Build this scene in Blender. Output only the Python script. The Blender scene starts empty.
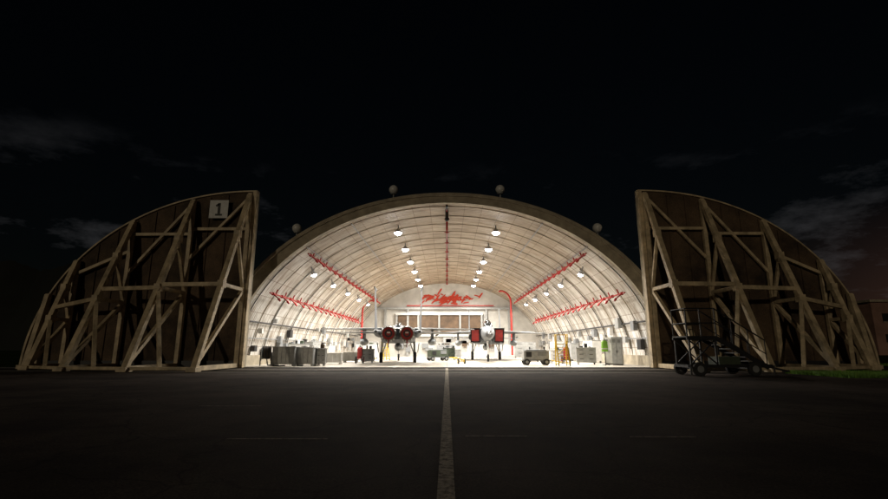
import bpy, math, random
from mathutils import Vector, Matrix
random.seed(4)
R=math.radians
scene=bpy.context.scene
scene.view_settings.view_transform='Standard'
try: scene.view_settings.look='None'
except Exception: pass
scene.view_settings.exposure=0

# ---------------------------------------------------------------- materials
def mat(name,col,rough=0.6,metal=0.0,var=0.0,scale=3.0,bump=0.0,bscale=40.0,emit=0.0,col2=None,spec=None):
    m=bpy.data.materials.new(name); m.use_nodes=True
    nt=m.node_tree; N=nt.nodes; L=nt.links
    b=N['Principled BSDF']
    b.inputs['Roughness'].default_value=rough
    b.inputs['Metallic'].default_value=metal
    if spec is not None: b.inputs['Specular IOR Level'].default_value=spec
    tc=N.new('ShaderNodeTexCoord')
    if var>0 or col2:
        n=N.new('ShaderNodeTexNoise'); n.inputs['Scale'].default_value=scale; n.inputs['Detail'].default_value=8
        n.inputs['Roughness'].default_value=0.65
        L.new(tc.outputs['Object'],n.inputs['Vector'])
        r=N.new('ShaderNodeValToRGB'); r.color_ramp.elements[0].position=0.33; r.color_ramp.elements[1].position=0.68
        c2=col2 if col2 else tuple(c*(1-var) for c in col)
        r.color_ramp.elements[0].color=(*c2,1); r.color_ramp.elements[1].color=(*col,1)
        L.new(n.outputs['Fac'],r.inputs['Fac']); L.new(r.outputs['Color'],b.inputs['Base Color'])
    else: b.inputs['Base Color'].default_value=(*col,1)
    if bump>0:
        n2=N.new('ShaderNodeTexNoise'); n2.inputs['Scale'].default_value=bscale; n2.inputs['Detail'].default_value=4
        L.new(tc.outputs['Object'],n2.inputs['Vector'])
        bp=N.new('ShaderNodeBump'); bp.inputs['Strength'].default_value=bump; bp.inputs['Distance'].default_value=0.02
        L.new(n2.outputs['Fac'],bp.inputs['Height']); L.new(bp.outputs['Normal'],b.inputs['Normal'])
    if emit>0:
        b.inputs['Emission Color'].default_value=(*col,1); b.inputs['Emission Strength'].default_value=emit
    return m

M={}
M['truss']=mat('cream_painted_steel',(0.70,0.56,0.36),0.55,0,0.6,1.6,0.2,30)
M['edge']=mat('pale_concrete_edge',(0.44,0.38,0.28),0.8,0,0.45,1.5,0.4,20)
M['dark']=mat('dark_metal',(0.03,0.03,0.032),0.5,0.3,0.3,6)
M['rubber']=mat('rubber',(0.02,0.02,0.02),0.85)
M['jet']=mat('aircraft_grey_paint',(0.17,0.18,0.195),0.5,0,0.3,1.1,col2=(0.11,0.12,0.13))
M['jetl']=mat('aircraft_light_grey',(0.30,0.32,0.33),0.5,0,0.25,2)
M['red']=mat('red_cover',(0.30,0.012,0.010),0.7,0,0.5,5)
M['pipe']=mat('red_pipe_paint',(0.42,0.012,0.008),0.5,0,0.3,5)
M['emblem']=mat('orange_red_emblem_paint',(0.60,0.045,0.012),0.6,0,0.3,4)
M['glass']=mat('canopy_glass',(0.015,0.018,0.02),0.08,0)
M['nozzle']=mat('burnt_nozzle_metal',(0.30,0.27,0.24),0.4,0.7,0.5,9)
M['white']=mat('white_paint',(0.66,0.65,0.62),0.5,0,0.25,3)
M['grey']=mat('grey_cabinet',(0.24,0.25,0.26),0.5,0,0.3,4)
M['lgrey']=mat('light_grey_metal',(0.38,0.385,0.38),0.45,0.1,0.3,4)
M['yellow']=mat('safety_yellow',(0.75,0.50,0.02),0.5,0,0.2,5)
M['green']=mat('hi_vis_green',(0.25,0.55,0.06),0.6,0,0.2,5)
M['dgreen']=mat('olive_paint',(0.06,0.08,0.05),0.6,0,0.3,5)
M['brown']=mat('wood_brown',(0.13,0.08,0.045),0.7,0,0.6,1.2)
M['black']=mat('black_paint',(0.012,0.012,0.012),0.6)
M['lamp']=mat('lit_lamp_lens',(1.0,0.98,0.94),0.5,emit=90)
M['globe']=mat('frosted_globe',(0.6,0.6,0.58),0.35)
M['hill']=mat('distant_hill',(0.015,0.018,0.014),0.95,0,0.4,0.05)
M['duct_shade']=mat('intake_shadow',(0.02,0.02,0.02),0.9)  # near-black colour standing in for the shade inside the intakes

# ---------------------------------------------------------------- mesh builder
class B:
    def __init__(s): s.v=[];s.f=[];s.m=[];s.sm=[];s.mats=[]
    def mi(s,m):
        if m not in s.mats: s.mats.append(m)
        return s.mats.index(m)
    def add(s,vs,fs,m,smooth=False):
        o=len(s.v); s.v+= [tuple(v) for v in vs]; k=s.mi(m)
        for f in fs: s.f.append([i+o for i in f]); s.m.append(k); s.sm.append(smooth)
    def box(s,c,d,m,rz=0,tilt=None):
        vs=[]
        rot=Matrix.Rotation(rz,3,'Z')
        if tilt: rot=rot@Matrix.Rotation(tilt[0],3,'X')@Matrix.Rotation(tilt[1],3,'Y')
        for z in(-.5,.5):
            for x,y in((-.5,-.5),(.5,-.5),(.5,.5),(-.5,.5)):
                vs.append(Vector(c)+rot@Vector((x*d[0],y*d[1],z*d[2])))
        s.add(vs,[(3,2,1,0),(4,5,6,7),(0,1,5,4),(1,2,6,5),(2,3,7,6),(3,0,4,7)],m)
    def beam(s,p,q,w,h,m):
        p=Vector(p);q=Vector(q);d=(q-p)
        if d.length<1e-5:return
        d.normalize(); up=Vector((0,0,1)) if abs(d.z)<.95 else Vector((0,1,0))
        a=d.cross(up).normalized(); b=a.cross(d).normalized()
        vs=[]
        for e in(p,q):
            for x,y in((-.5,-.5),(.5,-.5),(.5,.5),(-.5,.5)): vs.append(e+a*x*w+b*y*h)
        s.add(vs,[(0,1,2,3),(7,6,5,4),(4,5,1,0),(5,6,2,1),(6,7,3,2),(7,4,0,3)],m)
    def tube(s,p,q,r,m,r2=None,n=10,caps=True):
        p=Vector(p);q=Vector(q);d=(q-p)
        if d.length<1e-6:return
        d.normalize(); r2=r if r2 is None else r2
        up=Vector((0,0,1)) if abs(d.z)<.9 else Vector((0,1,0))
        a=d.cross(up).normalized(); b=a.cross(d).normalized()
        vs=[]
        for e,rr in((p,r),(q,r2)):
            for i in range(n):
                t=2*math.pi*i/n; vs.append(e+(a*math.cos(t)+b*math.sin(t))*rr)
        s.add(vs,[(i,(i+1)%n,n+(i+1)%n,n+i) for i in range(n)],m,True)
        if caps:
            s.add(vs[:n],[tuple(reversed(range(n)))],m); s.add(vs[n:],[tuple(range(n))],m)
    def path(s,pts,r,m,n=8):
        for i in range(len(pts)-1): s.tube(pts[i],pts[i+1],r,m,n=n)
    def loft(s,rings,m,caps=True,smooth=True):
        n=len(rings[0]); vs=[v for r in rings for v in r]; fs=[]
        for k in range(len(rings)-1):
            for i in range(n): fs.append((k*n+i,k*n+(i+1)%n,(k+1)*n+(i+1)%n,(k+1)*n+i))
        s.add(vs,fs,m,smooth)
        if caps:
            s.add(rings[0],[tuple(reversed(range(n)))],m); s.add(rings[-1],[tuple(range(n))],m)
    def sphere(s,c,r,m,n=14,k=8,sc=(1,1,1)):
        rings=[]
        for j in range(k+1):
            ph=-math.pi/2+math.pi*j/k; rr=max(math.cos(ph),.01)
            rings.append([(c[0]+r*sc[0]*rr*math.cos(2*math.pi*i/n),c[1]+r*sc[1]*rr*math.sin(2*math.pi*i/n),c[2]+r*sc[2]*math.sin(ph)) for i in range(n)])
        s.loft(rings,m)
    def wheel(s,c,r,w,m,hub,axis='x'):
        a=Vector((1,0,0)) if axis=='x' else Vector((0,1,0))
        c=Vector(c)
        s.tube(c-a*w*.5,c-a*w*.35,r*.88,m,r,n=20); s.tube(c-a*w*.35,c+a*w*.35,r,m,n=20); s.tube(c+a*w*.35,c+a*w*.5,r,m,r*.88,n=20)
        s.tube(c-a*w*.53,c+a*w*.53,r*.5,hub,n=14)
    def obj(s,name,parent=None,loc=(0,0,0),rz=0,bevel=0):
        me=bpy.data.meshes.new(name); me.from_pydata(s.v,[],s.f)
        for m in s.mats: me.materials.append(M[m] if isinstance(m,str) else m)
        me.polygons.foreach_set('material_index',s.m); me.polygons.foreach_set('use_smooth',s.sm); me.update()
        o=bpy.data.objects.new(name,me); scene.collection.objects.link(o)
        o.location=loc; o.rotation_euler=(0,0,rz)
        if parent: o.parent=parent
        if bevel:
            bv=o.modifiers.new('bevel','BEVEL'); bv.width=bevel; bv.segments=2; bv.limit_method='ANGLE'
        return o
def empty(name,loc=(0,0,0)):
    e=bpy.data.objects.new(name,None); scene.collection.objects.link(e); e.location=loc; return e

# ---------------------------------------------------------------- dims
YF,YB=31.4,74.0
AI,BI=14.3,11.1     # inner ellipse
AO,BO=15.2,11.65
def inner(t,off=0): return ((AI-off)*math.cos(t),(BI-off)*math.sin(t))

# ---------------------------------------------------------------- liner material
def liner_mat():
    m=bpy.data.materials.new('corrugated_steel_liner'); m.use_nodes=True
    nt=m.node_tree;N=nt.nodes;L=nt.links;b=N['Principled BSDF']
    b.inputs['Roughness'].default_value=.6
    uv=N.new('ShaderNodeUVMap'); uv.uv_map='UVMap'
    tc=N.new('ShaderNodeTexCoord')
    sep=N.new('ShaderNodeSeparateXYZ'); L.new(tc.outputs['Object'],sep.inputs[0])
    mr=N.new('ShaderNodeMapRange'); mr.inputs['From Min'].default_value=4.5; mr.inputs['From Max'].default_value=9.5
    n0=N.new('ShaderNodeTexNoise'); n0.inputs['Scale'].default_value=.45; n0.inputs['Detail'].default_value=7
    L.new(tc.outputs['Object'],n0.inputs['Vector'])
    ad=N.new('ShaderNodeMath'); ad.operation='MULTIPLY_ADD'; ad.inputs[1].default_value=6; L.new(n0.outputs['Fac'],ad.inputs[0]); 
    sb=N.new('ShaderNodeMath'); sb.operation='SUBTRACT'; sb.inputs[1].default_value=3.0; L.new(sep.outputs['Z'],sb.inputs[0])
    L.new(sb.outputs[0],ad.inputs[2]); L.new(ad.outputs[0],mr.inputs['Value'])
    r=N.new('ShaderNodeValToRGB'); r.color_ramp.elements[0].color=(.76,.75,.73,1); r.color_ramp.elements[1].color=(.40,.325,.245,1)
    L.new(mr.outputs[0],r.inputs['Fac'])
    mp=N.new('ShaderNodeMapping'); mp.inputs['Scale'].default_value=(2.2,.35,1); L.new(uv.outputs[0],mp.inputs[0])
    n1=N.new('ShaderNodeTexNoise'); n1.inputs['Scale'].default_value=1.0; n1.inputs['Detail'].default_value=9; n1.inputs['Roughness'].default_value=.72
    L.new(mp.outputs[0],n1.inputs['Vector'])
    r1=N.new('ShaderNodeValToRGB'); r1.color_ramp.elements[0].position=.36; r1.color_ramp.elements[0].color=(.42,.34,.26,1); r1.color_ramp.elements[1].position=.56; r1.color_ramp.elements[1].color=(1,1,1,1)
    L.new(n1.outputs['Fac'],r1.inputs['Fac'])
    mx=N.new('ShaderNodeMix'); mx.data_type='RGBA'; mx.blend_type='MULTIPLY'; mx.inputs['Factor'].default_value=1
    L.new(r.outputs['Color'],mx.inputs['A']); L.new(r1.outputs['Color'],mx.inputs['B'])
    br=N.new('ShaderNodeTexBrick'); br.inputs['Scale'].default_value=1; br.inputs['Brick Width'].default_value=2.44; br.inputs['Row Height'].default_value=1.25
    br.inputs['Mortar Size'].default_value=.02; br.inputs['Color1'].default_value=(1,1,1,1); br.inputs['Color2'].default_value=(.80,.78,.75,1); br.inputs['Mortar'].default_value=(.38,.31,.25,1)
    L.new(uv.outputs[0],br.inputs['Vector'])
    mx2=N.new('ShaderNodeMix'); mx2.data_type='RGBA'; mx2.blend_type='MULTIPLY'; mx2.inputs['Factor'].default_value=1
    L.new(mx.outputs['Result'],mx2.inputs['A']); L.new(br.outputs['Color'],mx2.inputs['B']); L.new(mx2.outputs['Result'],b.inputs['Base Color'])
    w=N.new('ShaderNodeTexWave'); w.bands_direction='X'; w.inputs['Scale'].default_value=.52*2; w.wave_profile='SIN'
    L.new(uv.outputs[0],w.inputs['Vector'])
    bp=N.new('ShaderNodeBump'); bp.inputs['Strength'].default_value=.7; bp.inputs['Distance'].default_value=.06
    L.new(w.outputs['Fac'],bp.inputs['Height']); L.new(bp.outputs['Normal'],b.inputs['Normal'])
    return m
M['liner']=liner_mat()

def conc(name,c1,c2,rough=.75,joint=None,crack=True,spec=.35):
    m=bpy.data.materials.new(name); m.use_nodes=True
    nt=m.node_tree;N=nt.nodes;L=nt.links;b=N['Principled BSDF']; b.inputs['Roughness'].default_value=rough
    b.inputs['Specular IOR Level'].default_value=spec
    tc=N.new('ShaderNodeTexCoord')
    n=N.new('ShaderNodeTexNoise'); n.inputs['Scale'].default_value=.28; n.inputs['Detail'].default_value=10; n.inputs['Roughness'].default_value=.68
    L.new(tc.outputs['Object'],n.inputs['Vector'])
    r=N.new('ShaderNodeValToRGB'); r.color_ramp.elements[0].position=.38; r.color_ramp.elements[1].position=.62
    r.color_ramp.elements[0].color=(*c2,1); r.color_ramp.elements[1].color=(*c1,1); L.new(n.outputs['Fac'],r.inputs['Fac'])
    f=N.new('ShaderNodeTexNoise'); f.inputs['Scale'].default_value=38; f.inputs['Detail'].default_value=5; f.inputs['Roughness'].default_value=.8; L.new(tc.outputs['Object'],f.inputs['Vector'])
    fr=N.new('ShaderNodeValToRGB'); fr.color_ramp.elements[0].position=.34; fr.color_ramp.elements[1].position=.68
    fr.color_ramp.elements[0].color=(.2,.2,.2,1); fr.color_ramp.elements[1].color=(1.8,1.8,1.8,1); L.new(f.outputs['Fac'],fr.inputs['Fac'])
    mx=N.new('ShaderNodeMix'); mx.data_type='RGBA'; mx.blend_type='MULTIPLY'; mx.inputs['Factor'].default_value=.9
    L.new(r.outputs['Color'],mx.inputs['A']); L.new(fr.outputs['Color'],mx.inputs['B']); out=mx.outputs['Result']
    if crack:
        wp=N.new('ShaderNodeTexNoise'); wp.inputs['Scale'].default_value=1.1; wp.inputs['Detail'].default_value=5; L.new(tc.outputs['Object'],wp.inputs['Vector'])
        va=N.new('ShaderNodeMix'); va.data_type='RGBA'; va.blend_type='ADD'; va.inputs['Factor'].default_value=.9
        L.new(tc.outputs['Object'],va.inputs['A']); L.new(wp.outputs['Color'],va.inputs['B'])
        vo=N.new('ShaderNodeTexVoronoi'); vo.feature='DISTANCE_TO_EDGE'; vo.inputs['Scale'].default_value=.33; L.new(va.outputs['Result'],vo.inputs['Vector'])
        cr=N.new('ShaderNodeValToRGB'); cr.color_ramp.elements[0].position=0; cr.color_ramp.elements[0].color=(.35,.35,.35,1); cr.color_ramp.elements[1].position=.009; cr.color_ramp.elements[1].color=(1,1,1,1)
        L.new(vo.outputs['Distance'],cr.inputs['Fac'])
        m3=N.new('ShaderNodeMix'); m3.data_type='RGBA'; m3.blend_type='MULTIPLY'; m3.inputs['Factor'].default_value=.8
        L.new(out,m3.inputs['A']); L.new(cr.outputs['Color'],m3.inputs['B']); out=m3.outputs['Result']
    if joint:
        br=N.new('ShaderNodeTexBrick'); br.offset=0; br.inputs['Scale'].default_value=1; br.inputs['Brick Width'].default_value=joint; br.inputs['Row Height'].default_value=joint
        br.inputs['Mortar Size'].default_value=.02; br.inputs['Color1'].default_value=(1,1,1,1); br.inputs['Color2'].default_value=(.8,.8,.8,1); br.inputs['Mortar'].default_value=(.35,.35,.35,1)
        L.new(tc.outputs['Object'],br.inputs['Vector'])
        m4=N.new('ShaderNodeMix'); m4.data_type='RGBA'; m4.blend_type='MULTIPLY'; m4.inputs['Factor'].default_value=1
        L.new(out,m4.inputs['A']); L.new(br.outputs['Color'],m4.inputs['B']); out=m4.outputs['Result']
    L.new(out,b.inputs['Base Color'])
    bp=N.new('ShaderNodeBump'); bp.inputs['Strength'].default_value=.7; bp.inputs['Distance'].default_value=.015
    L.new(f.outputs['Fac'],bp.inputs['Height']); L.new(bp.outputs['Normal'],b.inputs['Normal'])
    return m
M['apron']=conc('apron_asphalt',(.090,.070,.058),(.032,.025,.021),.9,None,True,.08)
M['pad']=conc('door_track_concrete',(.12,.10,.08),(.06,.05,.04),.85,3.0,True,.1)
M['floor']=conc('hangar_floor_concrete',(.60,.55,.47),(.46,.42,.36),.5,4.0,False,.5)
M['grassg']=conc('grass_soil',(.050,.085,.015),(.025,.045,.01),.95,None,False,.05)
M['shell']=conc('shelter_concrete',(.12,.105,.085),(.06,.05,.04),.85,None,True,.3)
M['door']=conc('door_steel_skin',(.13,.085,.052),(.025,.017,.012),.75,None,False,.3)
M['bldg']=conc('building_render',(.34,.20,.16),(.22,.13,.10),.85,None,False,.2)
M['backwall']=mat('back_wall_paint',(.62,.60,.56),.6,0,.35,.6)

def paintmat():
    m=bpy.data.materials.new('worn_line_paint'); m.use_nodes=True
    nt=m.node_tree;N=nt.nodes;L=nt.links;b=N['Principled BSDF']; b.inputs['Roughness'].default_value=.9; b.inputs['Specular IOR Level'].default_value=.1
    tc=N.new('ShaderNodeTexCoord'); n=N.new('ShaderNodeTexNoise'); n.inputs['Scale'].default_value=14; n.inputs['Detail'].default_value=9; n.inputs['Roughness'].default_value=.8
    L.new(tc.outputs['Object'],n.inputs['Vector'])
    r=N.new('ShaderNodeValToRGB'); r.color_ramp.elements[0].position=.40; r.color_ramp.elements[1].position=.56
    r.color_ramp.elements[0].color=(.12,.10,.08,1); r.color_ramp.elements[1].color=(.62,.54,.43,1); L.new(n.outputs['Fac'],r.inputs['Fac']); L.new(r.outputs['Color'],b.inputs['Base Color'])
    return m
M['line']=paintmat()

# ---------------------------------------------------------------- ground
def sheet(name,x0,x1,y0,y1,z,m):
    b=B(); b.add([(x0,y0,z),(x1,y0,z),(x1,y1,z),(x0,y1,z)],[(0,1,2,3)],m); return b.obj(name)
sheet('ground',-1500,1500,-800,2500,0,'grassg')
b=B(); z=.004
for (x0,x1,y0,y1) in ((-70,70,-60,20.2),(-40,16.4,20.2,24.2)):
    b.add([(x0,y0,z),(x1,y0,z),(x1,y1,z),(x0,y1,z)],[(0,1,2,3)],'apron')
b.obj('apron')
sheet('door_track_pavement',-29.5,29.5,24.2,31.3,.005,'pad')
sheet('hangar_floor',-14.25,14.25,31.3,YB,.009,'floor')
b=B()
z=.014
b.add([(-.085,-3,z),(.065,-3,z),(.065,31.2,z),(-.085,31.2,z)],[(0,1,2,3)],'line')
b.obj('centre_line_marking')
b=B()
for x0,x1,y in((-2.95,-1.6,6.72),(.25,1.1,6.95),(2.5,3.4,6.9),(-5.2,-3.9,10.4),(1.7,3.1,11.0)):
    b.add([(x0,y,z),(x1,y,z),(x1,y+.035,z),(x0,y+.035,z)],[(0,1,2,3)],'line')
b.obj('faded_apron_markings')
b=B()
for y in (26.0,29.72,30.28): b.box((0,y,.02),(59,.09,.05),'dark')
b.obj('door_rail_track')
b=B()
M['grass']=mat('grass_blades',(.16,.32,.04),.8,0,.5,.6)
for i in range(36000):
    x=16.5+random.random()**1.3*34; y=20.3+random.random()*(3.8 if x<29.5 else 16)
    h=random.uniform(.07,.2); a=random.random()*6.28; w=.024
    dx,dy=math.cos(a)*w,math.sin(a)*w; lx,ly=random.uniform(-.06,.06),random.uniform(-.06,.06)
    b.add([(x-dx,y-dy,0),(x+dx,y+dy,0),(x+lx,y+ly,h)],[(0,1,2)],'grass')
b.obj('grass')
b=B()
def ridge(y,x0,x1,hf,n=160):
    vs=[];fs=[]
    for i in range(n+1):
        x=x0+(x1-x0)*i/n; vs+= [(x,y,-1),(x,y+18,hf(x)),(x,y+60,-1)]
    for i in range(n):
        a=i*3; fs+=[(a,a+3,a+4,a+1),(a+1,a+4,a+5,a+2)]
    b.add(vs,fs,'hill',True)
ridge(260,-500,-60,lambda x:30+22*math.sin((x+500)/140)+3*math.sin(x/17)+1.6*math.sin(x/5.3)+random.uniform(-.8,.8))
ridge(280,60,600,lambda x:15+8*math.sin(x/90)+2.5*math.sin(x/15)+1.5*math.sin(x/4.1)+random.uniform(-.8,.8))
b.obj('hills')
# low flat-roofed support building, far right
b=B()
b.box((92,92,4.6),(34,14,9.2),'bldg'); b.box((92,92,9.4),(35,15,.4),'edge')
for k in range(2):
    for i in range(9): b.box((77.5+i*3.6,84.95,2.9+k*3.6),(1.7,.12,1.4),'dark'); b.box((77.5+i*3.6,84.88,2.1+k*3.6),(1.9,.16,.1),'edge')
b.box((79.4,84.94,1.1),(1.1,.12,2.2),'dark'); b.box((95,92,10.2),(3,3,1.2),'lgrey')
b.obj('support_building')

# ---------------------------------------------------------------- shelter
sh=empty('aircraft_shelter')
n=72
me=bpy.data.meshes.new('liner'); vs=[];fs=[]
arc=[0]; pts=[]
for i in range(n+1):
    t=math.pi*i/n; pts.append(inner(t))
    if i: arc.append(arc[-1]+math.dist(pts[-1],pts[-2]))
ys=[YF+.3+(YB-YF-.3)*k/20 for k in range(21)]
for k in ys:
    for i in range(n+1): vs.append((pts[i][0],k,pts[i][1]))
for k in range(20):
    for i in range(n):
        fs.append((k*(n+1)+i,k*(n+1)+i+1,(k+1)*(n+1)+i+1,(k+1)*(n+1)+i))
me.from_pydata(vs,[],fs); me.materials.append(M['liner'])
ul=me.uv_layers.new(name='UVMap')
for p in me.polygons:
    p.use_smooth=True
    for li in p.loop_indices:
        vi=me.loops[li].vertex_index; ul.data[li].uv=(ys[vi//(n+1)],arc[vi%(n+1)])
o=bpy.data.objects.new('liner',me); scene.collection.objects.link(o); o.parent=sh
b=B()
y=YF+1.2
while y<YB:
    pl=[(inner(math.pi*i/40,.02)[0],y,inner(math.pi*i/40,.02)[1]) for i in range(41)]
    for i in range(40): b.beam(pl[i],pl[i+1],.035,.05,'edge')
    y+=2.44
b.obj('ribs',sh)
b=B()
def ring(a,bb,y,nn=72): return [(a*math.cos(math.pi*i/nn),y,bb*math.sin(math.pi*i/nn)) for i in range(nn+1)]
def strip(r1,r2,m,smooth=True):
    k=len(r1); b.add(r1+r2,[(i,i+1,k+i+1,k+i) for i in range(k-1)],m,smooth)
f0=ring(AI-.12,BI-.12,YF); f1=ring(AO,BO,YF)
strip(f1,f0,'edge',False)
strip(f0,ring(AI-.12,BI-.12,YF+.32),'edge'); strip(ring(AI-.12,BI-.12,YF+.32),ring(AI+.01,BI+.01,YF+.33),'edge')
strip(f1,ring(AO,BO,YF+.9),'edge'); strip(ring(AO,BO,YF+.9),ring(AO+.0,BO-.12,YF+.91),'edge')
strip(ring(AO,BO-.12,YF+.91),ring(AO,BO-.12,YB+.6),'shell')
r=ring(AO,BO-.12,YB+.6); b.add(r,[tuple(range(len(r)))],'shell')
b.obj('concrete_shell',sh)
b=B()
for i in range(60):
    t0=math.pi*i/60;t1=math.pi*(i+1)/60
    b.beam(((AO-.08)*math.cos(t0),YF-.06,(BO-.08)*math.sin(t0)),((AO-.08)*math.cos(t1),YF-.06,(BO-.08)*math.sin(t1)),.16,.2,'edge')
b.obj('portal_flange',sh)
b=B()
r=[(x,YB-.05,zz) for x,_,zz in ring(AI,BI,0)]
b.add(list(reversed(r)),[tuple(range(len(r)))],'backwall')
b.box((-1.2,YB-.25,4.7),(12.6,.3,2.9),'brown')
b.box((-1.2,YB-.45,6.35),(13.4,.35,.35),'white'); b.box((-1.2,YB-.45,3.1),(13.4,.35,.3),'white')
for x in(-7.7,-4.4,-1.2,2.0,5.3): b.box((x,YB-.47,4.72),(.25,.3,2.9),'lgrey')
b.box((0,YB-.3,7.2),(23.0,.4,.3),'lgrey')
for x in(-9.5,-6,6,9.5): b.box((x,YB-.28,3.6),(.3,.35,7.0),'lgrey')
for i in range(14):
    x=random.uniform(-9,9); b.box((x,YB-.35,random.uniform(1,2.6)),(random.uniform(.4,1.4),.35,random.uniform(.4,1.2)),random.choice(['grey','lgrey','white','dark','brown']))
b.box((8,YB-.2,1.1),(1.0,.12,2.1),'grey')
b.obj('back_wall',sh)
# rough hand-painted red marking on the back wall
b=B(); yy=YB-.075; rs=random.Random(11)
for k in range(70):
    cx=rs.gauss(0,1.9); cz=8.6+rs.gauss(0,.33)+.07*abs(cx); a=rs.uniform(-.7,1.0); l=rs.uniform(.5,1.5); w=rs.uniform(.12,.28)
    d=Vector((math.cos(a),0,math.sin(a)))*l/2; nn_=Vector((-math.sin(a),0,math.cos(a)))*w/2; c=Vector((cx,yy-.0015*k,cz))
    b.add([c-d*.8-nn_,c+d*.7-nn_*1.3,c+d,c+d*.6+nn_,c-d*.5+nn_*1.2,c-d],[(0,1,2,3,4,5)],'emblem')
b.obj('wall_emblem',sh)
b=B()
for sx in(-1,1):
    b.box((sx*(AI-.25),(YF+YB)/2+.2,.35),(.45,YB-YF-.6,.7),'edge')
b.obj('base_kerb',sh)

b=B()
for t,rr in((R(90),.09),(R(62),.035),(R(118),.035),(R(47),.04),(R(133),.04),(R(16),.06),(R(164),.06),(R(10),.04),(R(170),.04)):
    x,z=inner(t,.16); b.tube((x,YF+.6,z),(x,YB-.3,z),rr,'dark' if rr>.05 else 'grey')
for k in range(17):
    y=YF+1+k*2.5
    for sx in(-1,1):
        for t in(R(9+random.random()*10),R(5+random.random()*6)):
            x,z=inner(t,.25); b.box((sx*x,y+random.uniform(-.6,.6),z),(.3,random.uniform(.3,.9),random.uniform(.3,.9)),random.choice(['grey','white','lgrey','dark','white']))
        if k%2==0:
            pl=[(sx*inner(R(a),.12)[0],y,inner(R(a),.12)[1]) for a in range(6,44,4)]
            b.path(pl,.035,random.choice(['grey','dark']),6)
b.obj('electrical_conduit_and_boxes',sh)

def pipe_run(sx,x,z):
    b=B()
    b.tube((0,YF+1.4,0),(0,YB-8,0),.055,'pipe')
    y=YF+2
    while y<YB-8:
        b.tube((0,y,0),(sx*-.38,y+.1,-.34),.045,'pipe'); b.tube((sx*-.38,y+.1,-.34),(sx*-.52,y+.1,-.52),.10,'pipe',.06)
        b.tube((0,y+.9,0),(sx*.35,y+.9,.15),.035,'dark')
        b.tube((0,y+.55,0),(-sx*.12,y+.55,.36),.05,'pipe')
        b.tube((0,y-.11,0),(0,y+.11,0),.12,'pipe'); 
        y+=1.9
    return b.obj('fire_suppression_pipe',None,(sx*x,0,z))
for sx in(-1,1):
    pipe_run(sx,9.75,7.7); pipe_run(sx,12.25,4.95)
b=B()
for x,top in((-10.0,7.6),(7.2,8.9)):
    sx=1 if x>0 else -1
    pl=[(x,YB-9,top-.2)]+[(x+sx*1.5*math.sin(R(a)),YB-9,top-1.5*(1-math.cos(R(a)))) for a in range(0,91,18)]+[(x+sx*1.5,YB-9,.3)]
    b.path(pl,.12,'pipe')
b.tube((-6.2,YB-.5,7.6),(7.2,YB-.5,7.6),.09,'pipe')
b.path([(0,YF+4.0,10.7),(0,YF+4,10.0)],.08,'pipe'); b.tube((0,YF+1,10.8),(0,YB-1,10.8),.035,'pipe')
for y in range(34,73,4): b.tube((0,y,10.85),(0,y,10.4),.05,'pipe'); b.tube((-.2,y,10.5),(.2,y,10.5),.04,'pipe')
b.obj('fire_suppression_manifold')
b=B(); b.tube((0,0,0),(0,0,-.7),.12,'dark'); b.sphere((0,0,-.75),.17,'dark'); b.obj('ceiling_siren',None,(0,YF+1.6,11.0))

# ---------------------------------------------------------------- lamps
def lamp(x,y,z,power,r=.28,tilt=0,spot=R(158)):
    b=B()
    b.tube((0,0,.75),(0,0,.28),.05,'grey'); b.tube((0,0,.30),(0,0,0),.14,'lgrey',.32*r/.26,n=16)
    b.tube((0,0,.0),(0,0,-.05),r,'lamp',n=16); b.sphere((0,0,-.05),r*.85,'lamp',sc=(1,1,.6))
    o=b.obj('ceiling_lamp',None,(x,y,z)); o.rotation_euler=(0,tilt,0)
    l=bpy.data.lights.new('lamp_light','SPOT'); l.energy=power; l.shadow_soft_size=.22; l.color=(1,.945,.85); l.spot_size=spot; l.spot_blend=.7
    lo=bpy.data.objects.new('lamp_light',l); scene.collection.objects.link(lo); lo.parent=o; lo.location=(0,0,-.45)
for y in(36.5,43,49.5,56,62.5,69):
    for sx in(-1,1):
        lamp(sx*3.85,y,10.1,4200)
        if y<69: lamp(sx*10.4,y+.3,6.8,2000,.19,sx*R(20))

# ---------------------------------------------------------------- roof globes
for x in(-3.75,3.75,-10.4,10.4):
    b=B(); z0=BO*math.sqrt(1-(x/AO)**2)-.2
    b.tube((0,0,0),(0,0,.75),.06,'grey'); b.tube((0,0,.7),(0,0,.8),.2,'grey'); b.sphere((0,0,1.04),.33,'globe')
    b.obj('roof_floodlight',None,(x,YF+.6,z0))

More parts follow.
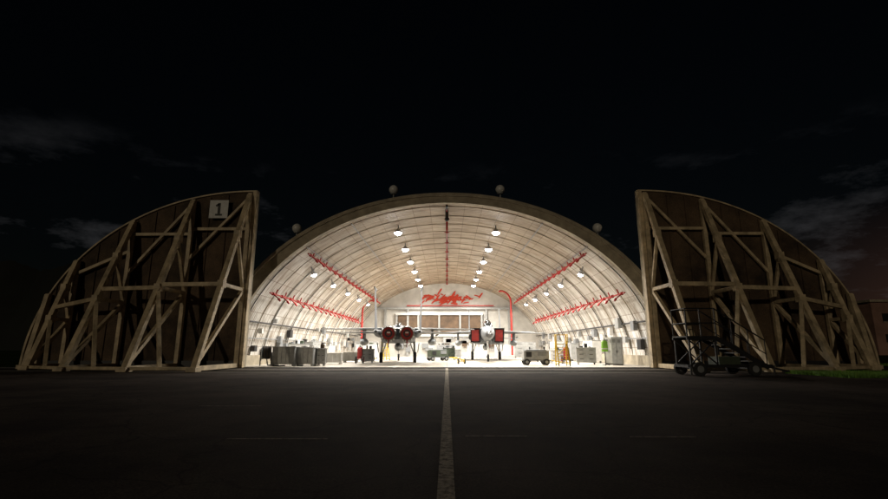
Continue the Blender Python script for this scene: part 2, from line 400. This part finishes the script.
# ---------------------------------------------------------------- doors
DW,DH=13.7,11.3
def dh(s): return DH*(max(0,1-(s/DW)**2.1))**.5
def make_door(sx):
    par=empty('shelter_door',(sx*12.45,30,0))
    b=B(); nn=48
    prof=[(0,0)]+[(DW*math.sin(math.pi/2*i/nn),dh(DW*math.sin(math.pi/2*i/nn))) for i in range(nn+1)]
    fr=[(sx*s,-.12,z+.06) for s,z in prof]; bk=[(sx*s,.22,z+.06) for s,z in prof]
    k=len(prof)
    b.add(fr,[tuple(range(k)) if sx>0 else tuple(reversed(range(k)))],'door')
    b.add(bk,[tuple(reversed(range(k))) if sx>0 else tuple(range(k))],'edge')
    b.add(fr+bk,[(i,(i+1)%k,k+(i+1)%k,k+i) for i in range(k)],'edge')
    b.obj('panel',par)
    b=B()
    for i in range(1,k-1):
        (s0,z0),(s1,z1)=prof[i],prof[i+1]
        b.beam((sx*s0,-.17,z0),(sx*s1,-.17,z1),.13,.09,'truss')
    b.box((sx*.10,-.2,DH/2),(.22,.34,DH-.1),'truss')
    for s in [1.9+1.15*i for i in range(10)]:
        b.box((sx*s,-.15,(dh(s)-.2)/2+.1),(.07,.08,dh(s)-.3),'door')
    b.box((sx*DW/2,-.16,.25),(DW-.4,.16,.4),'dark')
    for i in range(7):
        b.wheel((sx*(1+i*2),-.3,.17),.16,.12,'dark','grey','y')
    b.obj('frame_flange',par)
    b=B()
    S=[.35,4.0,7.75,11.0,12.5]; H=[dh(s)-.2 for s in S]
    out=[4.9*(h/11.1)**1.1 for h in H]; out[3]*=.85; out[4]*=.45; y0=-.38
    w=.27
    def br(i,f): return Vector((sx*S[i],y0-out[i]*(1-f),H[i]*f+.18*(1-f)))
    def post(i,f): return Vector((sx*S[i],y0,H[i]*f+.18*(1-f)))
    for i in range(5):
        b.beam(post(i,0),post(i,1),w*.9,w*.9,'truss')
        b.beam(br(i,0),br(i,.985),w*1.05,w*1.05,'truss')
        b.beam(post(i,0),br(i,0),w*.9,w*.9,'truss')
        if i<4:
            b.beam(post(i,.42),br(i,.42),w*.75,w*.75,'truss')
            b.beam(post(i,.42),br(i,.02),w*.75,w*.75,'truss')
            b.beam(post(i,.42),br(i,.72),w*.65,w*.65,'truss')
        b.box(br(i,0)+Vector((0,-.05,-.05)),(.5,.6,.22),'truss')
        for f in(.42,.72):   # gusset plates
            if i<4: b.box(br(i,f)+Vector((0,.03,0)),(w*1.25,.42,.42),'truss')
    for i in range(4):
        if i<3:
            b.beam(post(i,.78),post(i+1,.78*H[i]/H[i+1] if i<2 else .86),w*.7,w*.7,'truss')
            b.beam(br(i,.42),br(i+1,.42*min(1.25,H[i]/H[i+1])),w*.85,w*.85,'truss')
            b.beam(br(i+1,.42),br(i,0).lerp(br(i+1,0),.5),w*.7,w*.7,'truss')
            if i<2: b.beam(post(i,.98),post(i+1,.62),w*.6,w*.6,'truss')
        b.beam(br(i,0),br(i+1,0),w*.7,w*.6,'truss')
    b.obj('buttress_truss',par,bevel=.012)
make_door(-1); make_door(1)
b=B()
b.box((0,0,0),(1.2,.05,1.2),'lgrey')
b.box((.02,-.032,0),(.17,.015,.8),'black'); b.box((-.09,-.032,.27),(.24,.015,.13),'black',tilt=(0,R(-35))); b.box((.02,-.033,-.38),(.44,.015,.12),'black')
b.obj('number_sign',None,(-14.75,29.55,10.0))

# ---------------------------------------------------------------- fighter jets
def sup(y,hw,hh,zc,e=2.0,xc=0,n=28):
    out=[]
    for i in range(n):
        t=2*math.pi*i/n; c,s=math.cos(t),math.sin(t)
        out.append((xc+hw*math.copysign(abs(c)**(2/e),c),y,zc+hh*math.copysign(abs(s)**(2/e),s)))
    return out
def surf(b,r_le,r_te,t_le,t_te,thr,tht,nrm,m):
    rings=[]
    nrm=Vector(nrm)
    for le,te,th in((r_le,r_te,thr),(t_le,t_te,tht)):
        le=Vector(le);te=Vector(te);r=[]
        for f,h in((0,0),(.12,.6),(.4,1),(.75,.55),(1,.03),(1,-.03),(.75,-.55),(.4,-1),(.12,-.6)):
            r.append(le.lerp(te,f)+nrm*h*th/2)
        rings.append(r)
    b.loft(rings,m,True,False)
def jet(loc,rz,covers=True):
    par=empty('fighter_jet',loc); par.rotation_euler=(0,0,rz)
    b=B()
    b.loft([sup(*q) for q in((-.55,.015,.015,2.28),(0,.04,.04,2.28),(.35,.15,.15,2.3),(1,.31,.31,2.34))],'dark')
    b.loft([sup(*q) for q in((1.0,.31,.31,2.34),(1.8,.45,.46,2.4),(2.7,.54,.58,2.48),(3.8,.58,.68,2.56),(5.2,.6,.76,2.6),(6.8,.6,.78,2.58),(8.2,.58,.72,2.5))],'jet')
    b.loft([sup(*q) for q in((6.9,.95,.52,2.36,3),(8,1.42,.64,2.3,5),(10,1.5,.68,2.28,5),(12.5,1.46,.68,2.28,4.5),(14.5,1.38,.66,2.26,4),(16.2,1.28,.6,2.24,3.4),(17.2,1.1,.4,2.24,3))],'jet')
    b.loft([sup(*q) for q in((6.2,.35,.2,3.1),(8,.75,.3,2.95),(10.5,.8,.25,2.9),(14,.5,.15,2.9),(16.5,.15,.08,2.85))],'jet')
    b.obj('fuselage',par)
    b=B()
    for sx in(-1,1):
        x0,x1=.66,1.58
        def rect(ya,yb,zb,zt,xa,xb): return [(sx*xa,yb,zb),(sx*xb,yb,zb),(sx*xb,ya,zt),(sx*xa,ya,zt)]
        b.loft([rect(5.6,6.6,1.72,3.02,x0,x1),rect(7.0,7.3,1.68,3.02,x0-.1,x1),rect(9,9,1.66,2.9,.4,1.5)],'jet',False,False)
        b.add(rect(5.9,6.75,1.74,2.98,x0+.03,x1-.03),[(0,1,2,3)],'duct_shade')  # dark sheet across the intake mouth, painted as duct shade
        if covers: b.add(rect(5.88,6.68,1.84,2.88,x0+.12,x1-.12),[(0,1,2,3)],'red')
        b.loft([sup(y,r,r,2.24,2,sx*.66) for y,r in((13.5,.62),(15.5,.64),(16.8,.62),(17.3,.6))],'jet')
        b.loft([sup(y,r,r,2.24,2,sx*.66) for y,r in((17.3,.59),(17.7,.57),(18.35,.50),(18.42,.47),(18.2,.44),(17.6,.44))],'nozzle',False)
        for i in range(15):
            a=2*math.pi*i/15
            b.beam((sx*.66+.60*math.cos(a),17.35,2.24+.60*math.sin(a)),(sx*.66+.52*math.cos(a),18.3,2.24+.52*math.sin(a)),.06,.05,'dark')
        if covers:
            b.tube((sx*.66,18.36,2.24),(sx*.66,18.40,2.24),.43,'red',n=24); b.tube((sx*.66,18.405,2.24),(sx*.66,18.42,2.24),.28,'dark',n=20)
            b.tube((sx*.66,18.425,2.24),(sx*.66,18.44,2.24),.16,'red',n=16)
            b.box((sx*.66,18.45,2.3),(.22,.01,.1),'white')
            b.beam((sx*.66,18.5,1.85),(sx*.66,18.5,1.25),.08,.02,'red')
        b.loft([sup(*q,2.6,sx*1.55) for q in((12.5,.25,.3,2.35),(15,.3,.26,2.35),(17.5,.24,.2,2.35),(18.9,.1,.1,2.35))],'jet')
        surf(b,(sx*1.35,8.2,2.82),(sx*1.35,14.2,2.78),(sx*6.5,12.3,2.76),(sx*6.1,14.0,2.76),.34,.08,(0,0,1),'jet')
        surf(b,(sx*1.6,15.6,2.35),(sx*1.6,18.4,2.35),(sx*4.3,18.0,2.3),(sx*4.3,19.1,2.3),.16,.05,(0,0,1),'jet')
        surf(b,(sx*1.72,13.9,2.5),(sx*1.72,17.2,2.5),(sx*1.76,16.6,5.55),(sx*1.76,17.9,5.55),.2,.07,(1,0,0),'jet')
        b.tube((sx*1.76,16.2,5.6),(sx*1.76,18.2,5.6),.09,'jetl',.06)
        b.box((sx*2.9,11.6,2.3),(.14,2.2,.7),'jet')
        b.loft([sup(y,r,r,1.72,2,sx*2.9,14) for y,r in((8.6,.02),(9.4,.2),(10.5,.3),(12.6,.31),(13.8,.2),(14.6,.04))],'jetl')
        b.tube((sx*3.3,10.2,2.3),(sx*3.3,13.0,2.3),.07,'white')
        b.tube((sx*1.35,11.6,1.8),(sx*1.42,11.75,.5),.09,'white'); b.tube((sx*1.42,11.75,.5),(sx*1.0,11.2,1.75),.05,'white')
        b.wheel((sx*1.42,11.75,.44),.44,.28,'rubber','white'); b.box((sx*1.72,11.7,1.25),(.04,1.1,.8),'jetl',tilt=(0,R(8*sx)))
    b.tube((0,5.2,2.0),(0,5.0,.36),.08,'white'); b.tube((0,5.6,1.9),(0,5.05,.9),.05,'white'); b.wheel((0,5.0,.33),.33,.2,'rubber','white')
    b.box((.28,5.2,1.65),(.03,1.0,.5),'jetl'); b.sphere((0,4.9,1.35),.1,'lgrey')
    b.loft([sup(y,r,r,1.3,2,0,16) for y,r in((8,.02),(8.9,.22),(10,.32),(12.4,.32),(13.4,.2),(14.2,.04))],'jetl')
    b.obj('airframe_parts',par)
    b=B()
    rings=[]
    for y,w,h in((3.0,.03,.02),(3.4,.28,.3),(4.0,.40,.58),(4.8,.43,.74),(5.6,.40,.66),(6.4,.28,.42),(7.0,.1,.12)):
        rings.append([(w*math.cos(math.pi*i/12),y,3.02+h*math.sin(math.pi*i/12)-.0) for i in range(13)]+[(-w,y,2.9),(w,y,2.9)])
    b.loft(rings,'glass')
    b.beam((-.42,4.1,3.1),(0,4.05,3.64),.05,.05,'jet'); b.beam((.42,4.1,3.1),(0,4.05,3.64),.05,.05,'jet')
    b.obj('canopy',par)
jet((-5.25,53.1,0),math.pi+R(5.3))
jet((3.45,39.2,0),R(-3),True)

# ---------------------------------------------------------------- equipment
def tool_cabinet(x,y,w,h,m='grey',rz=0,d=.75,name='tool_cabinet'):
    b=B()
    b.box((0,0,.15+(h-.15)/2),(w,d,h-.15),m); b.box((0,0,h+.02),(w+.06,d+.06,.05),'lgrey')
    nd=max(2,int(w/.9))
    for i in range(nd):
        cx=-w/2+w*(i+.5)/nd
        for j in range(3):
            b.box((cx,-d/2-.012,.15+(h-.2)*(j+.5)/3),(w/nd-.06,.025,(h-.2)/3-.04),m); b.box((cx,-d/2-.04,.15+(h-.2)*(j+.75)/3),(w/nd*.4,.03,.03),'dark')
    for sx in(-1,1):
        for sy in(-1,1): b.wheel((sx*(w/2-.12),sy*(d/2-.1),.08),.08,.05,'rubber','grey')
    if h<1.75:
        rr=random.Random(int(x*10+y))
        for i in range(int(w*2.5)):
            cx=rr.uniform(-w/2+.15,w/2-.15); hh=rr.uniform(.06,.28); b.box((cx,rr.uniform(-.2,.2),h+.045+hh/2),(rr.uniform(.08,.3),rr.uniform(.1,.25),hh),rr.choice(['dark','grey','white','dgreen','brown','lgrey']),rz=rr.uniform(-.5,.5))
    return b.obj(name,None,(x,y,.01),rz,.01)
def crate(x,y,w,d,h,m,rz=0,name='storage_bin'):
    b=B()
    b.box((0,0,.12+(h-.12)/2),(w,d,h-.12),m)
    for i in range(int(w/.3)+1): b.box((-w/2+.05+i*(w-.1)/int(w/.3+.001),-d/2-.02,.12+(h-.12)/2),(.05,.04,h-.16),m)
    b.box((0,0,h+.02),(w+.08,d+.08,.07),m); b.box((-w/2+.1,0,.06),(.12,d,.12),m); b.box((w/2-.1,0,.06),(.12,d,.12),m)
    return b.obj(name,None,(x,y,.01),rz,.012)
crate(-11.0,33.2,1.5,1.1,1.25,'lgrey',.04); crate(-9.6,33.5,1.15,1.0,1.2,'lgrey',-.06); tool_cabinet(-8.7,33.8,.6,1.15,'lgrey',.1)
tool_cabinet(-10.4,35.6,2.2,1.05,'lgrey'); crate(-8.9,37.5,1.6,1.0,.8,'white',.1)
tool_cabinet(-11.8,38.5,1.6,1.5,'white',.3); tool_cabinet(-12.2,44,2,1.7,'lgrey',1.5); tool_cabinet(-12.2,50,2,1.4,'white',1.5)
crate(-8.3,42,1.2,.9,.8,'white'); tool_cabinet(-9.2,56,2.5,1.6,'white'); tool_cabinet(-10.5,63,3,2.0,'lgrey')
tool_cabinet(10.4,36.6,1.4,1.2,'lgrey',-.2); tool_cabinet(12.2,41,2.2,1.8,'white',-1.5); tool_cabinet(12.0,47,2.2,1.6,'lgrey',-1.5); tool_cabinet(11.9,53,2.2,1.9,'white',-1.5)
crate(10.0,45,1.2,1,1.0,'lgrey'); tool_cabinet(9.6,60,2.6,1.9,'lgrey'); crate(8.0,66,3,1,1.6,'white')
tool_cabinet(4.0,64,2.6,1.5,'white'); tool_cabinet(-.2,68,2.4,1.6,'grey'); crate(.9,60,1.6,1.2,1.0,'lgrey'); tool_cabinet(0.2,52,1.3,1.2,'dgreen')
tool_cabinet(8.9,39.5,1.2,1.0,'white'); tool_cabinet(-6.6,40.5,1.0,1.1,'grey')

def power_cart(x,y,rz=0,m='lgrey'):
    b=B()
    b.box((0,0,.7),(1.8,1.0,.62),m); b.box((0,0,1.04),(1.5,.9,.07),'grey'); b.box((-.55,-.52,.75),(.4,.04,.35),'dark'); b.box((.4,-.52,.8),(.6,.04,.3),'grey')
    b.box((0,0,.34),(2.0,1.05,.08),'grey')
    for sx in(-1,1):
        for sy in(-1,1): b.wheel((sx*.7,sy*.5,.22),.22,.14,'rubber','lgrey','y')
    b.tube((1.0,0,.35),(1.9,0,.2),.04,'yellow'); b.tube((1.9,-.15,.2),(1.9,.15,.2),.04,'yellow')
    b.tube((.7,.2,1.08),(.7,.2,1.3),.06,'dark')
    return b.obj('ground_power_cart',None,(x,y,.01),rz,.015)
power_cart(6.4,35.4,0,'lgrey'); power_cart(-.9,47,.4,'dgreen'); power_cart(-7.6,45,1.2,'white'); power_cart(7.8,44,1.6,'grey')
def ladder_stand(x,y,m='yellow',h=2.1,w=.75,rz=0):
    b=B()
    for sx in(-1,1):
        b.beam((sx*w/2,-.45,.1),(sx*w/2,.15,h*.72),.07,.07,m); b.beam((sx*w/2,.5,.1),(sx*w/2,.35,h),.07,.07,m); b.beam((sx*w/2,-.45,.14),(sx*w/2,.55,.14),.07,.07,m)
        b.beam((sx*w/2,-.1,h),(sx*w/2,.4,h),.05,.05,m); b.beam((sx*w/2,-.1,h),(sx*w/2,.05,h*.7),.05,.05,m)
        for yy in(-.45,.5): b.wheel((sx*w/2,yy,.08),.08,.05,'rubber',m)
    for i in range(6): f=(i+.7)/6.5; b.box((0,-.45+.6*f,.1+f*h*.62),(w,.16,.035),m)
    b.box((0,.25,h*.7),(w,.6,.05),m); b.beam((-w/2,.4,h),(w/2,.4,h),.05,.05,m); b.beam((-w/2,.45,.6),(w/2,.45,h*.6),.04,.04,m)
    b.obj('maintenance_ladder',None,(x,y,.01),rz)
ladder_stand(7.95,33.6); ladder_stand(-6.2,49,'yellow',1.8,.6,.5)
def extinguisher(x,y,m='red'):
    b=B(); b.tube((0,0,.35),(0,0,1.15),.2,m,n=16); b.sphere((0,0,1.15),.2,m,sc=(1,1,.6)); b.tube((0,0,1.2),(0,0,1.4),.04,'dark')
    for sx in(-1,1): b.wheel((sx*.3,.05,.28),.28,.07,'rubber',m); b.tube((sx*.15,.18,.3),(sx*.15,.3,1.35),.02,'dark')
    b.tube((-.3,.05,.28),(.3,.05,.28),.03,'dark'); b.tube((-.15,.3,1.35),(.15,.3,1.35),.02,'dark'); b.path([(0,0,1.4),(.22,-.1,1.2),(.26,-.12,.6),(.1,-.2,.45)],.025,'black')
    b.obj('wheeled_fire_extinguisher',None,(x,y,.01))
extinguisher(-6.9,38.5); extinguisher(9.4,38.6)
b=B()
for sx in(-1,1):
    b.beam((sx*.35,-.3,.05),(sx*.35,0,.9),.06,.06,'dark'); b.beam((sx*.35,.3,.05),(sx*.35,0,.9),.06,.06,'dark'); b.tube((sx*.28,0,.9),(sx*.3,0,.9),.55,'grey',n=24)
for i in range(6): b.tube((-.25+i*.085,0,.9),(-.17+i*.085,0,.9),.44-.02*(i%2),'brown' if i%2 else 'dark',n=22)
b.path([(0,-.4,.7),(.1,-.7,.1),(.8,-.9,.05),(1.2,-.5,.05)],.04,'black')
b.obj('hose_reel',None,(-12.2,32.8,.01),.4)
for i,(x,y,m,h) in enumerate(((12.3,35.2,'lgrey',1.9),(12.15,36.4,'white',1.9))):
    b=B(); b.box((0,0,h/2+.08),(.7,.55,h),m); b.box((-.17,-.285,h/2+.08),(.31,.02,h-.1),m); b.box((.17,-.285,h/2+.08),(.31,.02,h-.1),m)
    for sx in(-.04,.04): b.box((sx,-.305,h/2),(.02,.02,.15),'dark')
    for j in range(4): b.box((-.17,-.298,h-.1-j*.06),(.2,.01,.02),'dark'); b.box((.17,-.298,h-.1-j*.06),(.2,.01,.02),'dark')
    b.box((0,0,.04),(.66,.5,.08),'dark'); b.obj('locker',None,(x,y,.01),-.5)
b=B(); b.tube((0,0,0),(0,0,1.9),.03,'dark'); b.tube((-.25,0,1.75),(.25,0,1.75),.02,'dark')
for a in range(3): b.tube((0,0,.08),(.3*math.cos(a*2.1),.3*math.sin(a*2.1),.02),.02,'dark')
b.loft([[(w*math.cos(t*math.pi/6),.13*math.sin(t*math.pi/6),z) for t in range(12)] for w,z in((.22,.95),(.24,1.2),(.22,1.5),(.23,1.62),(.1,1.72))],'green')
b.loft([[(w*math.cos(t*math.pi/6),.137*math.sin(t*math.pi/6),z) for t in range(12)] for w,z in((.247,1.12),(.247,1.18))],'white',False)
b.obj('vest_rack',None,(11.2,34.6,.01))
b=B(); b.tube((0,0,.3),(0,3.5,.45),.05,'yellow'); b.wheel((-.25,.9,.2),.2,.1,'rubber','yellow'); b.wheel((.25,.9,.2),.2,.1,'rubber','yellow'); b.tube((-.25,.9,.2),(.25,.9,.2),.03,'yellow'); b.tube((0,.9,.2),(0,.9,.35),.03,'yellow'); b.tube((-.25,3.5,.45),(.25,3.5,.45),.04,'yellow')
b.obj('tow_bar',None,(1.3,37,.01),.2)

def stair_stand(loc,rz):
    b=B(); m='dark'
    W=1.15
    for sy in(-1,1):
        y=sy*W/2
        b.beam((-1.9,y,.42),(1.9,y,.42),.1,.14,m)
        b.beam((1.75,y,.35),(-.5,y,1.62),.06,.2,m)
        b.beam((-.5,y,1.62),(-1.9,y,1.62),.08,.12,m)
        for x in(-1.8,-.6): b.beam((x,y,.45),(x,y,1.6),.07,.07,m)
        b.beam((-1.8,y,.5),(-.6,y,1.55),.05,.05,m); b.beam((-.6,y,.5),(-1.8,y,1.55),.05,.05,m)
        for x in(-1.85,-1.2,-.5): b.tube((x,y,1.65),(x,y,2.95),.03,'dark')
        for z in(2.3,2.95): b.tube((-1.85,y,z),(-.5,y,z),.03,'dark')
        b.tube((-.5,y,2.95),(1.7,y,1.55),.03,'dark'); b.tube((-.5,y,2.3),(1.7,y,.95),.022,m)
        for f in(.33,.66,1): b.tube((-.5+2.2*f,y,1.62-1.25*f),(-.5+2.2*f,y,2.95-1.4*f),.022,m)
    for z in(2.3,2.95): b.tube((-1.85,-W/2,z),(-1.85,W/2,z),.025,m)
    for i in range(7):
        f=(i+.5)/7; b.box((1.75-2.25*f,0,.35+1.27*f),(.26,W,.04),'grey')
    b.box((-1.2,0,1.7),(1.4,W,.06),'dark')
    b.box((.1,0,.62),(1.0,.8,.4),'dgreen'); b.tube((-.3,-.2,.9),(-.3,-.2,1.25),.08,m)
    for x in(-1.55,.95):
        for sy in(-1,1): b.wheel((x,sy*(W/2+.18),.3),.3,.18,'rubber','grey','y'); 
        b.tube((x,-W/2-.2,.3),(x,W/2+.2,.3),.05,m)
    b.beam((1.9,0,.42),(3.0,0,.18),.08,.08,m); b.tube((3.0,-.15,.18),(3.0,.15,.18),.05,m)
    for x in(-1.9,1.9): b.beam((x,-W/2,.42),(x,W/2,.42),.1,.12,m); b.tube((x,-.7,.45),(x,-.7,.05),.04,m)
    b.obj('mobile_stair_stand',None,loc,rz)
stair_stand((12.5,22.3,.004),R(4))

# ---------------------------------------------------------------- world
w=bpy.data.worlds.new('World'); scene.world=w; w.use_nodes=True
nt=w.node_tree;N=nt.nodes;L=nt.links
for nn_ in list(N): N.remove(nn_)
outn=N.new('ShaderNodeOutputWorld')
sky=N.new('ShaderNodeTexSky'); sky.sky_type='NISHITA'; sky.sun_disc=False; sky.sun_elevation=R(11); sky.sun_rotation=R(200)
bg=N.new('ShaderNodeBackground'); bg.inputs['Strength'].default_value=.0005; L.new(sky.outputs[0],bg.inputs['Color'])
tc=N.new('ShaderNodeTexCoord'); mp=N.new('ShaderNodeMapping'); mp.inputs['Scale'].default_value=(2.3,2.3,6.0); mp.inputs['Location'].default_value=(.55,.2,.3); L.new(tc.outputs['Generated'],mp.inputs[0])
cn=N.new('ShaderNodeTexNoise'); cn.inputs['Scale'].default_value=1.6; cn.inputs['Detail'].default_value=10; cn.inputs['Roughness'].default_value=.64; L.new(mp.outputs[0],cn.inputs['Vector'])
cr=N.new('ShaderNodeValToRGB'); cr.color_ramp.elements[0].position=.525; cr.color_ramp.elements[0].color=(0,0,0,1); cr.color_ramp.elements[1].position=.76; cr.color_ramp.elements[1].color=(.95,.93,.98,1); L.new(cn.outputs['Fac'],cr.inputs['Fac'])
sp=N.new('ShaderNodeSeparateXYZ'); L.new(tc.outputs['Generated'],sp.inputs[0])
hz=N.new('ShaderNodeMapRange'); hz.inputs['From Min'].default_value=.38; hz.inputs['From Max'].default_value=.15; L.new(sp.outputs['Z'],hz.inputs['Value'])
mu=N.new('ShaderNodeMix'); mu.data_type='RGBA'; mu.blend_type='MULTIPLY'; mu.inputs['Factor'].default_value=1; L.new(cr.outputs['Color'],mu.inputs['A']); L.new(hz.outputs[0],mu.inputs['B'])
bg2=N.new('ShaderNodeBackground'); bg2.inputs['Strength'].default_value=.042; L.new(mu.outputs['Result'],bg2.inputs['Color'])
# faint town glow low on the horizon to the north-east
gx=N.new('ShaderNodeMapRange'); gx.interpolation_type='SMOOTHSTEP'; gx.inputs['From Min'].default_value=.52; gx.inputs['From Max'].default_value=.80; L.new(sp.outputs['X'],gx.inputs['Value'])
gz=N.new('ShaderNodeMapRange'); gz.interpolation_type='SMOOTHSTEP'; gz.inputs['From Min'].default_value=.26; gz.inputs['From Max'].default_value=.02; L.new(sp.outputs['Z'],gz.inputs['Value'])
gm=N.new('ShaderNodeMath'); gm.operation='MULTIPLY'; L.new(gx.outputs[0],gm.inputs[0]); L.new(gz.outputs[0],gm.inputs[1])
gm2=N.new('ShaderNodeMath'); gm2.operation='MULTIPLY'; gm2.inputs[1].default_value=.032; L.new(gm.outputs[0],gm2.inputs[0])
bg3=N.new('ShaderNodeBackground'); bg3.inputs['Color'].default_value=(1,.42,.30,1); L.new(gm2.outputs[0],bg3.inputs['Strength'])
ads=N.new('ShaderNodeAddShader'); L.new(bg.outputs[0],ads.inputs[0]); L.new(bg2.outputs[0],ads.inputs[1])
ad2=N.new('ShaderNodeAddShader'); L.new(ads.outputs[0],ad2.inputs[0]); L.new(bg3.outputs[0],ad2.inputs[1]); L.new(ad2.outputs[0],outn.inputs['Surface'])
s=bpy.data.lights.new('added_fill','SUN'); s.energy=.26; s.angle=R(.5); s.color=(1,.84,.60)  # added fill from behind the camera, lifts trusses, rim and grass at night
so=bpy.data.objects.new('added_fill',s); scene.collection.objects.link(so)
so.rotation_euler=(R(79),0,R(-20))

# ---------------------------------------------------------------- camera
cam=bpy.data.cameras.new('camera'); cam.lens=19.3; cam.sensor_width=36; cam.clip_end=5000; cam.clip_start=.05
co=bpy.data.objects.new('camera',cam); scene.collection.objects.link(co)
co.location=(0,0,1.2); co.rotation_euler=(R(90+11.7),0,R(.36))
scene.camera=co
